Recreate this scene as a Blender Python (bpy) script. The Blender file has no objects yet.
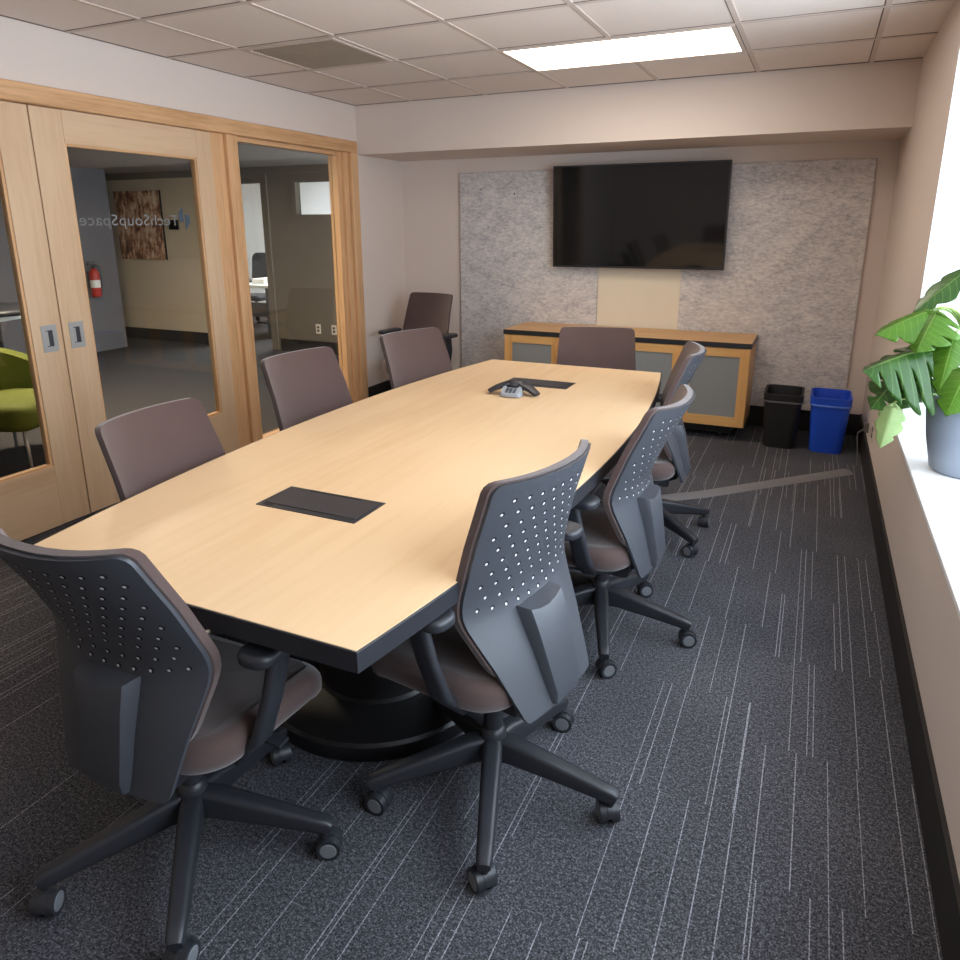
import bpy, bmesh, math, random
from mathutils import Vector, Matrix
random.seed(7)
SC = bpy.context.scene
COL = SC.collection
PI = math.pi

# ------------------------------------------------------------------ materials
def srgb(r, g, b):
    f = lambda c: c/12.92 if c <= .04045 else ((c+.055)/1.055)**2.4
    return (f(r/255), f(g/255), f(b/255), 1)

class NT:
    """tiny helper around a node tree"""
    def __init__(s, m):
        m.use_nodes = True
        s.t = m.node_tree
        s.t.nodes.clear()
        s.out = s.n('ShaderNodeOutputMaterial')
    def n(s, kind, **kw):
        nd = s.t.nodes.new(kind)
        for k, v in kw.items():
            setattr(nd, k, v)
        return nd
    def l(s, a, b):
        s.t.links.new(a, b)
    def setv(s, sock, v):
        if hasattr(v, 'is_linked') or isinstance(v, bpy.types.NodeSocket):
            s.l(v, sock)
        else:
            sock.default_value = v
    def math(s, op, a, b=0.0, c=None):
        nd = s.n('ShaderNodeMath', operation=op)
        s.setv(nd.inputs[0], a); s.setv(nd.inputs[1], b)
        if c is not None: s.setv(nd.inputs[2], c)
        return nd.outputs[0]
    def mix(s, f, a, b):
        nd = s.n('ShaderNodeMix', data_type='RGBA')
        s.setv(nd.inputs[0], f); s.setv(nd.inputs[6], a); s.setv(nd.inputs[7], b)
        return nd.outputs[2]
    def coord(s, kind='Object', scale=(1, 1, 1), rot=(0, 0, 0)):
        tc = s.n('ShaderNodeTexCoord'); mp = s.n('ShaderNodeMapping')
        mp.inputs['Scale'].default_value = scale; mp.inputs['Rotation'].default_value = rot
        s.l(tc.outputs[kind], mp.inputs[0]); return mp.outputs[0]
    def noise(s, vec, scale, detail=3, rough=.5, out=0):
        nd = s.n('ShaderNodeTexNoise')
        nd.inputs['Scale'].default_value = scale; nd.inputs['Detail'].default_value = detail
        nd.inputs['Roughness'].default_value = rough
        s.l(vec, nd.inputs['Vector']); return nd.outputs[out]
    def ramp(s, f, stops):
        nd = s.n('ShaderNodeValToRGB'); cr = nd.color_ramp
        while len(cr.elements) < len(stops): cr.elements.new(.5)
        for e, (p, c) in zip(cr.elements, stops): e.position = p; e.color = c
        s.l(f, nd.inputs[0]); return nd.outputs[0]
    def bump(s, h, strength=.2, dist=.01):
        nd = s.n('ShaderNodeBump'); nd.inputs['Strength'].default_value = strength
        nd.inputs['Distance'].default_value = dist
        s.l(h, nd.inputs['Height']); return nd.outputs[0]
    def bsdf(s, col, rough=.5, metal=0, spec=.5, normal=None, **kw):
        b = s.n('ShaderNodeBsdfPrincipled')
        s.setv(b.inputs['Base Color'], col); s.setv(b.inputs['Roughness'], rough)
        b.inputs['Metallic'].default_value = metal
        b.inputs['Specular IOR Level'].default_value = spec
        if normal is not None: s.l(normal, b.inputs['Normal'])
        for k, v in kw.items(): b.inputs[k].default_value = v
        s.l(b.outputs[0], s.out.inputs[0]); return b

def sc(c, k): return (c[0]*k, c[1]*k, c[2]*k, 1)

def plain(name, c, rough=.5, metal=0, spec=.5, var=.06, nscale=8, bump=0, bscale=200, **kw):
    m = bpy.data.materials.new(name); t = NT(m); v = t.coord()
    f = t.noise(v, nscale, 3)
    col = t.mix(f, sc(c, 1-var), sc(c, 1+var))
    nm = t.bump(t.noise(v, bscale, 2), bump, .002) if bump else None
    t.bsdf(col, rough, metal, spec, nm, **kw)
    return m

def wood(name, light, dark, axis, rough=.35, spec=.4, fine=60, amt=1.0):
    m = bpy.data.materials.new(name); t = NT(m)
    s = [1, 1, 1]; s[axis] = .06
    v = t.coord('Object', tuple(s))
    a = t.noise(v, fine, 4, .6); b = t.noise(v, fine*.14, 3, .5)
    s2 = [1, 1, 1]; s2[axis] = .35
    w = t.noise(t.coord('Object', tuple(s2)), 3.5, 4, .6)
    g = t.math('ADD', t.math('MULTIPLY', a, .35), t.math('ADD', t.math('MULTIPLY', b, .35), t.math('MULTIPLY', w, .3)))
    g = t.math('ADD', t.math('MULTIPLY', t.math('SUBTRACT', g, .5), amt), .5)
    col = t.ramp(g, [(.32, dark), (.52, light), (.75, sc(light, 1.08))])
    t.bsdf(col, rough, 0, spec, t.bump(a, .04, .002))
    return m

M = {}
M['wall'] = plain('wall_paint', srgb(223, 209, 199), .85, spec=.2, var=.015, nscale=2, bump=.05)
M['white'] = plain('white_sill_paint', srgb(240, 240, 240), .5, var=.01)
M['oak'] = wood('oak_trim_wood', srgb(222, 176, 130), srgb(186, 138, 94), 2, fine=70, amt=1.1)
M['oak_y'] = wood('oak_trim_wood_long', srgb(222, 176, 130), srgb(186, 138, 94), 1, fine=70, amt=1.1)
M['maple'] = wood('maple_door_veneer', srgb(219, 187, 153), srgb(199, 160, 122), 2, fine=45, amt=.8)
M['maple_y'] = wood('maple_door_veneer_rail', srgb(219, 187, 153), srgb(199, 160, 122), 1, fine=45, amt=.8)
M['birch'] = wood('birch_table_veneer', srgb(223, 192, 153), srgb(207, 170, 126), 1, rough=.46, spec=.35, fine=26, amt=.75)
M['cabwood'] = wood('credenza_maple', srgb(216, 165, 103), srgb(186, 130, 72), 2, fine=50, amt=.8)
M['cabwood_x'] = wood('credenza_maple_flat', srgb(216, 168, 108), srgb(188, 134, 76), 0, fine=50, amt=.8)
M['black'] = plain('black_plastic', srgb(44, 45, 50), .42, var=.04, bump=.06, bscale=400)
M['shell'] = plain('charcoal_shell_plastic', srgb(66, 68, 74), .42, var=.03, bump=.08, bscale=500)
M['edge'] = plain('black_edge_band', srgb(40, 41, 46), .4, var=.05)
M['pedestal'] = plain('black_pedestal', srgb(26, 24, 25), .45, var=.05)
M['metal'] = plain('brushed_steel', srgb(182, 180, 178), .4, .35, var=.05)
M['dmetal'] = plain('dark_metal', srgb(78, 78, 82), .45, .6, var=.05)
M['caster'] = plain('grey_caster_tread', srgb(118, 120, 124), .5, var=.05)
M['base'] = plain('dark_rubber_base', srgb(37, 33, 32), .6, var=.1)
M['frost'] = plain('frosted_grey_glass', srgb(138, 139, 138), .3, var=.02)
M['soil'] = plain('potting_soil', srgb(60, 44, 34), .95, var=.4, nscale=60, bump=.6, bscale=80)
M['pot'] = plain('slate_blue_ceramic', srgb(146, 155, 170), .4, var=.1, nscale=14, bump=.06, bscale=60)
M['binblack'] = plain('black_bin_plastic', srgb(34, 33, 35), .45, var=.05)
M['binblue'] = plain('blue_bin_plastic', srgb(36, 82, 208), .42, var=.05)
M['glintgrey'] = plain('grey_bin_rim_highlight', srgb(92, 92, 96), .4)
M['glintblue'] = plain('blue_bin_rim_highlight', srgb(96, 132, 222), .4)
M['green'] = plain('olive_green_fabric', srgb(98, 105, 28), .9, var=.1, nscale=40, bump=.2)
M['red'] = plain('red_paint', srgb(176, 36, 26), .35, var=.05)
M['paper'] = plain('white_paper', srgb(226, 226, 222), .7, var=.03)
M['beige'] = plain('cream_cover_panel', srgb(232, 220, 198), .7, var=.02)
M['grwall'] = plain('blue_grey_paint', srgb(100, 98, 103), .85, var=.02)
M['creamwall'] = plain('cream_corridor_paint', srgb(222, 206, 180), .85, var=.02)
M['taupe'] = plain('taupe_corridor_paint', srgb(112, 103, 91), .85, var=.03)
M['corrfloor'] = plain('corridor_carpet', srgb(50, 46, 46), .9, var=.3, nscale=60)
M['decal'] = plain('grey_window_film', srgb(150, 150, 154), .6, var=.02)
M['decal2'] = plain('blue_grey_window_film', srgb(92, 104, 122), .6, var=.02)
M['strip'] = plain('grey_cord_cover_rubber', srgb(124, 121, 122), .7, spec=.2, var=.08, bump=.1)
M['cord'] = plain('grey_cord', srgb(96, 92, 90), .5)
M['plate'] = plain('ivory_plate', srgb(214, 202, 186), .5, var=.02)
M['holeLit'] = plain('painted_lit_hole', srgb(214, 214, 216), .7, var=.03)
M['holeB'] = plain('painted_dark_hole', srgb(18, 18, 20), .7, var=.03)
M['vent'] = plain('grey_return_vent', srgb(170, 155, 139), .8, var=.14, nscale=4)
M['stem'] = plain('pale_green_stem', srgb(150, 178, 96), .5, var=.1)
M['silver'] = plain('silver_phone_plastic', srgb(150, 156, 164), .35, var=.05)

def fabric():
    m = bpy.data.materials.new('mauve_brown_upholstery'); t = NT(m); v = t.coord()
    w = t.noise(v, 420, 2); b = t.noise(v, 6, 3)
    col = t.mix(t.math('ADD', t.math('MULTIPLY', w, .7), t.math('MULTIPLY', b, .3)), srgb(64, 48, 45), srgb(96, 76, 72))
    t.bsdf(col, .85, 0, .25, t.bump(w, .25, .001), **{'Sheen Weight': .4})
    return m
M['fabric'] = fabric()

def felt():
    m = bpy.data.materials.new('grey_acoustic_felt'); t = NT(m)
    v = t.coord('Object', (1, 1, 2.6))
    a = t.noise(v, 34, 5, .7); b = t.noise(t.coord('Object', (1, 1, 1.6)), 9, 4, .6)
    f = t.math('ADD', t.math('MULTIPLY', a, .7), t.math('MULTIPLY', b, .3))
    col = t.ramp(f, [(.33, srgb(160, 157, 160)), (.48, srgb(204, 199, 198)), (.62, srgb(230, 223, 218))])
    pk = t.noise(t.coord(), 26, 0)
    col = t.mix(t.math('GREATER_THAN', pk, .86), col, srgb(110, 96, 84))
    t.bsdf(col, .95, 0, .1, t.bump(a, .5, .004))
    return m
M['felt'] = felt()

def carpet():
    m = bpy.data.materials.new('striped_carpet_tile'); t = NT(m)
    v = t.coord()
    sp = t.n('ShaderNodeSeparateXYZ'); t.l(v, sp.inputs[0]); X, Y = sp.outputs[0], sp.outputs[1]
    n1 = t.noise(v, 210, 2, .75); n2 = t.noise(v, 95, 2, .6); n3 = t.noise(v, 1.6, 3)
    f = t.math('ADD', t.math('MULTIPLY', n1, .62), t.math('ADD', t.math('MULTIPLY', n2, .28), t.math('MULTIPLY', n3, .1)))
    base = t.ramp(f, [(.36, srgb(30, 30, 34)), (.5, srgb(72, 72, 77)), (.66, srgb(136, 136, 142))])
    mask = None
    for k, (step, tl, p, wd) in enumerate([(.072, .50, .34, .0014), (.05, .50, .24, .0011), (.105, .50, .30, .0013)]):
        xs = t.math('DIVIDE', X, step); ci = t.math('FLOOR', xs)
        wn = t.n('ShaderNodeTexWhiteNoise', noise_dimensions='2D')
        cb = t.n('ShaderNodeCombineXYZ'); t.l(ci, cb.inputs[0]); cb.inputs[1].default_value = 3.7+k; t.l(cb.outputs[0], wn.inputs[0])
        jit = t.math('ADD', t.math('MULTIPLY', wn.outputs[0], .8), .1)
        col_i = t.math('FLOOR', t.math('DIVIDE', X, .5))
        off = t.math('MULTIPLY', t.math('FRACT', t.math('MULTIPLY', col_i, .377)), tl)
        yi = t.math('FLOOR', t.math('DIVIDE', t.math('ADD', Y, off), tl))
        w2 = t.n('ShaderNodeTexWhiteNoise', noise_dimensions='3D')
        c2 = t.n('ShaderNodeCombineXYZ'); t.l(ci, c2.inputs[0]); t.l(yi, c2.inputs[1]); c2.inputs[2].default_value = 1.3+k
        t.l(c2.outputs[0], w2.inputs[0])
        on = t.math('LESS_THAN', w2.outputs[0], p)
        d = t.math('MULTIPLY', t.math('ABSOLUTE', t.math('SUBTRACT', t.math('FRACT', xs), jit)), step)
        ln = t.math('MULTIPLY', t.math('LESS_THAN', d, wd), on)
        mask = ln if mask is None else t.math('MAXIMUM', mask, ln)
    brk = t.math('ADD', t.math('MULTIPLY', t.math('GREATER_THAN', n1, .47), .55), .25)
    col = t.mix(t.math('MULTIPLY', mask, brk), base, srgb(176, 176, 184))
    t.bsdf(col, .95, 0, .15, t.bump(n1, .6, .004))
    return m
M['carpet'] = carpet()

def ceiling_mat():
    m = bpy.data.materials.new('acoustic_ceiling_tile'); t = NT(m); v = t.coord()
    a = t.noise(v, 160, 3, .7); b = t.noise(v, 2, 3)
    col = t.mix(t.math('ADD', t.math('MULTIPLY', a, .6), t.math('MULTIPLY', b, .4)), srgb(228, 214, 204), srgb(246, 236, 228))
    t.bsdf(col, .9, 0, .1, t.bump(a, .25, .002))
    return m
M['ceil'] = ceiling_mat()
M['tbar'] = plain('ceiling_grid_metal', srgb(214, 199, 188), .6, var=.03)
M['grid_shade'] = plain('painted_grid_shadow', srgb(120, 104, 96), .9, var=.05)

def glass(name, tint=(.93, .95, .94, 1), ior=1.5):
    m = bpy.data.materials.new(name); t = NT(m)
    ge = t.n('ShaderNodeNewGeometry'); dp = t.n('ShaderNodeVectorMath', operation='DOT_PRODUCT')
    t.l(ge.outputs['Normal'], dp.inputs[0]); t.l(ge.outputs['Incoming'], dp.inputs[1])
    c5 = t.math('POWER', t.math('SUBTRACT', 1.0, t.math('ABSOLUTE', dp.outputs['Value'])), 5.0)
    r0 = ((ior-1)/(ior+1))**2
    fr = t.math('ADD', t.math('MULTIPLY', c5, 1-r0), r0)
    tr = t.n('ShaderNodeBsdfTransparent'); nz = t.noise(t.coord(), 3, 1)
    t.l(t.mix(nz, sc(tint, .99), tint), tr.inputs[0])
    gl = t.n('ShaderNodeBsdfGlossy'); gl.inputs['Roughness'].default_value = .01
    mx = t.n('ShaderNodeMixShader'); t.l(fr, mx.inputs[0]); t.l(tr.outputs[0], mx.inputs[1]); t.l(gl.outputs[0], mx.inputs[2])
    t.l(mx.outputs[0], t.out.inputs[0]); return m
M['glass'] = glass('partition_glass', (.92, .93, .92, 1), 1.45)
M['winglass'] = glass('window_glass', (.96, .97, .98, 1))

def emis(name, c, s):
    m = bpy.data.materials.new(name); t = NT(m)
    e = t.n('ShaderNodeEmission'); e.inputs[1].default_value = s
    nz = t.noise(t.coord(), 30, 1); t.l(t.mix(nz, sc(c, .98), c), e.inputs[0])
    t.l(e.outputs[0], t.out.inputs[0]); return m
M['lamp'] = emis('lit_diffuser', (1, .86, .72, 1), 5.5)
M['lamp_added'] = emis('added_near_diffuser', (1, .86, .72, 1), 4.2)
M['lamp2'] = emis('added_corridor_diffuser', (1, .84, .64, 1), 42.0)
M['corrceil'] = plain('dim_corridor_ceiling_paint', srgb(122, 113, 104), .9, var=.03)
M['lamp3'] = emis('added_office_diffuser', (.92, .97, 1, 1), 14.0)

def screen_mat():
    m = bpy.data.materials.new('black_glossy_screen'); t = NT(m)
    nz = t.noise(t.coord(), 4, 2)
    t.bsdf(t.mix(nz, (.006, .006, .007, 1), (.010, .010, .011, 1)), .06, 0, .5)
    return m
M['screen'] = screen_mat()

def photo_mat():
    m = bpy.data.materials.new('sepia_photo_print'); t = NT(m); v = t.coord()
    a = t.noise(v, 11, 5, .75); b = t.noise(t.coord('Object', (1, 1, .4)), 17, 2, .6); e = t.noise(v, 3.5, 2)
    f = t.math('ADD', t.math('MULTIPLY', a, .5), t.math('ADD', t.math('MULTIPLY', b, .6), t.math('MULTIPLY', e, .4)))
    col = t.ramp(f, [(.58, srgb(40, 22, 16)), (.68, srgb(128, 74, 46)), (.77, srgb(206, 156, 116)), (.86, srgb(244, 222, 194))])
    t.bsdf(col, .5); return m
M['photo'] = photo_mat()

def leaf_mat(name, c1, c2, trans=.35):
    m = bpy.data.materials.new(name); t = NT(m); v = t.coord()
    a = t.noise(v, 14, 3); b = t.noise(v, 90, 2)
    col = t.mix(t.math('ADD', t.math('MULTIPLY', a, .7), t.math('MULTIPLY', b, .3)), c1, c2)
    uv = t.n('ShaderNodeUVMap'); sx = t.n('ShaderNodeSeparateXYZ'); t.l(uv.outputs[0], sx.inputs[0])
    av = t.math('ABSOLUTE', sx.outputs[1])
    mid = t.math('LESS_THAN', av, .03)
    lat = t.math('LESS_THAN', t.math('ABSOLUTE', t.math('SUBTRACT', t.math('FRACT', t.math('SUBTRACT', t.math('MULTIPLY', sx.outputs[0], 9.0), t.math('MULTIPLY', av, 1.2))), .5)), .05)
    vein = t.math('MAXIMUM', mid, t.math('MULTIPLY', lat, .45))
    col = t.mix(t.math('MULTIPLY', vein, .35), col, srgb(168, 200, 120))
    p = t.n('ShaderNodeBsdfPrincipled'); t.l(col, p.inputs['Base Color']); p.inputs['Roughness'].default_value = .28
    tl = t.n('ShaderNodeBsdfTranslucent'); t.l(col, tl.inputs[0])
    mx = t.n('ShaderNodeMixShader'); mx.inputs[0].default_value = trans
    t.l(p.outputs[0], mx.inputs[1]); t.l(tl.outputs[0], mx.inputs[2]); t.l(mx.outputs[0], t.out.inputs[0]); return m
M['leafd'] = leaf_mat('dark_leaf', srgb(30, 58, 22), srgb(62, 106, 36), .12)
M['leafm'] = leaf_mat('fresh_leaf', srgb(50, 92, 22), srgb(102, 148, 38), .28)
M['leafp'] = leaf_mat('pale_young_leaf', srgb(150, 184, 110), srgb(206, 224, 168), .4)

# ------------------------------------------------------------------ mesh helpers
class MB:
    def __init__(s):
        s.bm = bmesh.new(); s.mats = []; s.cur = 0
    def mat(s, m):
        if m not in s.mats: s.mats.append(m)
        s.cur = s.mats.index(m); return s
    def face(s, vs, smooth=False):
        try: f = s.bm.faces.new(vs)
        except ValueError: return None
        f.material_index = s.cur; f.smooth = smooth; return f
    def v(s, co): return s.bm.verts.new(co)
    def box(s, x0, x1, y0, y1, z0, z1, bev=0):
        x0, x1 = min(x0, x1), max(x0, x1); y0, y1 = min(y0, y1), max(y0, y1); z0, z1 = min(z0, z1), max(z0, z1)
        V = [s.v((x, y, z)) for z in (z0, z1) for y in (y0, y1) for x in (x0, x1)]
        F = [(0, 2, 3, 1), (4, 5, 7, 6), (0, 1, 5, 4), (2, 6, 7, 3), (0, 4, 6, 2), (1, 3, 7, 5)]
        fs = [s.face([V[i] for i in q]) for q in F]
        if bev:
            es = list({e for f in fs for e in f.edges})
            r = bmesh.ops.bevel(s.bm, geom=es, offset=bev, segments=2, affect='EDGES', profile=.5)
            for f in r['faces']: f.material_index = s.cur; f.smooth = True
        return s
    def loft(s, rings, cap=True, smooth=True, closed=True):
        R = [[s.v(p) for p in r] for r in rings]; n = len(R[0])
        for a, b in zip(R[:-1], R[1:]):
            for i in range(n if closed else n-1):
                j = (i+1) % n; s.face([a[i], a[j], b[j], b[i]], smooth)
        if cap:
            s.face(list(reversed(R[0]))); s.face(R[-1])
        return R
    def cyl(s, p0, p1, r0, r1=None, n=20, cap=True):
        r1 = r0 if r1 is None else r1
        p0, p1 = Vector(p0), Vector(p1); d = (p1-p0).normalized()
        a = d.orthogonal().normalized(); b = d.cross(a)
        ring = lambda p, r: [p + a*(r*math.cos(2*PI*i/n)) + b*(r*math.sin(2*PI*i/n)) for i in range(n)]
        s.loft([ring(p0, r0), ring(p1, r1)], cap); return s
    def lathe(s, prof, c=(0, 0), n=32, cap=True):
        s.loft([[(c[0]+r*math.cos(2*PI*i/n), c[1]+r*math.sin(2*PI*i/n), z) for i in range(n)] for r, z in prof], cap); return s
    def tube(s, pts, r, n=8, cap=True):
        pts = [Vector(p) for p in pts]; rs = r if isinstance(r, (list, tuple)) else [r]*len(pts)
        rings = []; up = None
        for i, p in enumerate(pts):
            d = (pts[min(i+1, len(pts)-1)] - pts[max(i-1, 0)]).normalized()
            if up is None: up = d.orthogonal().normalized()
            up = (up - d*up.dot(d)).normalized(); b = d.cross(up)
            rings.append([p + up*(rs[i]*math.cos(2*PI*k/n)) + b*(rs[i]*math.sin(2*PI*k/n)) for k in range(n)])
        s.loft(rings, cap); return s
    def sweep(s, pts, dims, side, cr=.3, n=3):
        """rounded-rectangle bar: dims=(width along side, height) per point"""
        pts = [Vector(p) for p in pts]; rings = []
        for i, p in enumerate(pts):
            d = (pts[min(i+1, len(pts)-1)] - pts[max(i-1, 0)]).normalized()
            a = Vector(side); a = (a - d*a.dot(d)).normalized(); b = d.cross(a)
            w, h = dims[i]
            rings.append([p + a*x + b*y for x, y in rrect2(w, h, min(w, h)*cr, n)])
        s.loft(rings); return s
    def slab(s, cx, cy, w, d, z0, z1, cr, er, n=6, k=4, fn=None):
        """rounded rectangle slab with rounded rim"""
        prof = []
        for i in range(k+1):
            a = PI/2*i/k; prof.append((er*(1-math.sin(a)), z0+er*(1-math.cos(a))))
        for i in range(k+1):
            a = PI/2*i/k; prof.append((er*(1-math.cos(a)), z1-er*(1-math.sin(a))))
        rings = []
        for ins, z in prof:
            ring = [(cx+x, cy+y, z) for x, y in rrect2(w-2*ins, d-2*ins, max(cr-ins, .001), n)]
            rings.append([fn(p) if fn else p for p in ring])
        s.loft(rings); return s
    def build(s, name, mat=None, parent=None, sharp=None, loc=None):
        if mat is not None and not s.mats: s.mats = [mat]
        bmesh.ops.recalc_face_normals(s.bm, faces=s.bm.faces)
        if sharp:
            for e in s.bm.edges:
                if len(e.link_faces) == 2 and e.calc_face_angle(0) > math.radians(sharp): e.smooth = False
        me = bpy.data.meshes.new(name); s.bm.to_mesh(me); s.bm.free()
        for m in s.mats: me.materials.append(m)
        o = bpy.data.objects.new(name, me); COL.objects.link(o)
        if parent is not None: o.parent = parent
        if loc: o.location = loc
        return o

def rrect2(w, h, r, n=4):
    r = min(r, w/2-1e-4, h/2-1e-4); out = []
    for cx, cy, a0 in ((w/2-r, h/2-r, 0), (-w/2+r, h/2-r, 90), (-w/2+r, -h/2+r, 180), (w/2-r, -h/2+r, 270)):
        for i in range(n+1):
            a = math.radians(a0+90*i/n); out.append((cx+r*math.cos(a), cy+r*math.sin(a)))
    return out

def B(x0, x1, y0, y1, z0, z1, bev=0): return MB().box(x0, x1, y0, y1, z0, z1, bev)

def tag(o, label, cat, group=None, kind=None):
    o['label'] = label; o['category'] = cat
    if group: o['group'] = group
    if kind: o['kind'] = kind
    return o
def thing(name, label, cat, loc=(0, 0, 0), rz=0, group=None):
    o = bpy.data.objects.new(name, None); COL.objects.link(o)
    o.empty_display_size = .1
    o.location = loc; o.rotation_euler = (0, 0, rz)
    return tag(o, label, cat, group)
def struct(mb, name, mat, label, cat):
    o = mb.build(name, mat); o['kind'] = 'structure'; o['label'] = label; o['category'] = cat
    return o

# ------------------------------------------------------------------ room shell
XL, XR, YS, YB, ZC, ZS = -3.40, .41, 5.065, 5.755, 2.402, 2.041
YF = -1.6                       # wall behind the photographer
RW = .44                        # depth of the window recess
struct(B(XL-.15, XR+RW, YF-.1, YB+.1, -.1, 0), 'floor', M['carpet'], 'dark grey carpet tile floor with thin pale broken stripes', 'floor')

# ceiling with its inlaid grid
c = MB().mat(M['ceil'])
c.box(XL-.15, XR+RW, YF-.1, YB+.1, ZC, ZC+.1)
c.mat(M['tbar'])
gx = [-2.895+.61*i for i in range(6)]; gy = [3.855-.61*i for i in range(-1, 10)]
for x in gx: c.box(x-.012, x+.012, YF, YS, ZC-.004, ZC+.001)
for y in gy: c.box(XL, XR, y-.012, y+.012, ZC-.0045, ZC+.001)
c.mat(M['grid_shade'])  # dark strips painted as shadow lines along grid bars and ceiling edges
for x in gx: c.box(x-.0175, x-.0125, YF, YS, ZC-.0015, ZC+.001)
for y in gy: c.box(XL, XR, y-.0175, y-.0125, ZC-.002, ZC+.001)
c.box(XL, XR, YS-.014, YS-.001, ZC-.003, ZC+.001)
c.box(XL, XL+.01, YF, YS, ZC-.003, ZC+.001)
struct(c, 'ceiling', None, 'suspended ceiling of square pale acoustic tiles in a metal grid', 'ceiling')

struct(B(XL, XR+RW, YB, YB+.1, 0, ZC), 'wall_back', M['wall'], 'beige back wall behind the television and grey felt panels', 'wall')
struct(B(XL, XR, YS, YB, ZS, ZC), 'trim_1', M['wall'], 'beige dropped beam along the top of the back wall', 'beam')
struct(B(XL-.15, XR+RW, YF-.1, YF, 0, ZC), 'wall_front', M['wall'], 'plain beige wall opposite the television', 'wall')
# left wall: solid above the glazing and beside it
ZH, Y1 = 2.133, 5.025
w = MB(); w.box(XL-.15, XL, YF, YB, ZH, ZC); w.box(XL-.15, XL, Y1, YB, 0, ZH); w.box(XL-.15, XL, YF, .02, 0, ZH)
struct(w, 'wall_left', M['wall'], 'pale wall above and beyond the glazed sliding doors', 'wall')
# right wall with the window recess
WZ0, WZ1, WY0, WY1 = .585, 2.32, .25, 3.56
w = MB(); w.box(XR, XR+RW, YF, YB, 0, WZ0); w.box(XR, XR+RW, YF, YB, WZ1, ZC)
w.box(XR, XR+RW, WY1, YB, WZ0, WZ1); w.box(XR, XR+RW, YF, WY0, WZ0, WZ1)
struct(w, 'wall_right', M['wall'], 'beige wall under and beyond the bright window', 'wall')
# sill board + reveal lining in white
w = MB(); w.box(XR-.012, XR+RW, WY0, WY1, WZ0, WZ0+.02, .004)
w.box(XR-.002, XR+RW, WY1-.012, WY1, WZ0+.02, WZ1); w.box(XR-.002, XR+RW, WY0, WY0+.012, WZ0+.02, WZ1)
w.box(XR-.002, XR+RW, WY0, WY1, WZ1-.012, WZ1)
struct(w, 'trim_2', M['white'], 'bright white deep window sill and reveal carrying the potted plant', 'window sill')
# exterior window: frame, mullions, panes
fx0, fx1 = XR+RW-.06, XR+RW-.01
w = MB(); w.box(fx0, fx1, WY0+.012, WY1-.012, WZ0+.02, WZ0+.07); w.box(fx0, fx1, WY0+.012, WY1-.012, WZ1-.062, WZ1-.012)
for y in (WY0+.012, WY0+1.08, WY0+2.16, WY1-.062): w.box(fx0, fx1, y, y+.05, WZ0+.07, WZ1-.062)
win = struct(w, 'window_2', M['white'], 'large daylit exterior window beside the potted plant', 'window')
p = MB()
for a, b in ((WY0+.062, WY0+1.08), (WY0+1.13, WY0+2.16), (WY0+2.21, WY1-.062)): p.box(fx0+.02, fx0+.026, a, b, WZ0+.07, WZ1-.062)
p.build('glass_pane', M['winglass'], win)

struct(B(XR-.012, XR, YF, YB, 0, .165), 'baseboard_right', M['base'], 'dark rubber baseboard under the window', 'baseboard')
struct(B(XL, XR-.012, YB-.012, YB, 0, .16), 'baseboard_back', M['base'], 'dark rubber baseboard behind the waste bins', 'baseboard')
struct(B(XL, XL+.012, Y1, YB-.012, 0, .16), 'baseboard_left', M['base'], 'short dark baseboard beside the corner chair', 'baseboard')

# glazing frame: header, posts, jambs
w = MB()
w.box(XL-.03, XL+.035, .02, Y1, 2.047, ZH, .006)                       # header
w.box(XL-.11, XL-.03, .02, 4.9, 2.05, 2.11)
struct(w, 'trim_3', M['oak_y'], 'oak header running above the sliding doors and glass panel', 'trim')
w = MB()
w.box(XL-.12, XL-.014, 3.517, 3.628, 0, 2.05)                           # recessed post
w.box(XL-.10, XL+.012, 3.63, 3.665, 0, 2.049, .003); w.box(XL-.10, XL+.004, 3.667, 3.735, 0, 2.049, .004)
struct(w, 'trim_4', M['oak'], 'oak post between the sliding door and the fixed glass', 'trim')
w = MB()
w.box(XL-.10, XL-.02, 4.815, 4.87, .055, 2.049); w.box(XL-.10, XL+.006, 4.872, 4.93, 0, 2.049, .004)
w.box(XL-.10, XL+.034, 4.935, Y1, 0, 2.049, .006)
struct(w, 'trim_5', M['oak'], 'stepped oak jamb where the glass panel meets the corner', 'trim')
w = MB(); w.box(XL-.10, XL+.0, 3.735, 4.87, 0, .055, .004); w.box(XL-.09, XL-.03, 3.735, 4.815, 2.02, 2.049)
fixw = struct(w, 'window_1', M['oak_y'], 'fixed glass panel in oak frame right of the sliding doors', 'window')
B(XL-.075, XL-.067, 3.735, 4.815, .055, 2.02).build('glass_pane', M['glass'], fixw)

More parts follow.
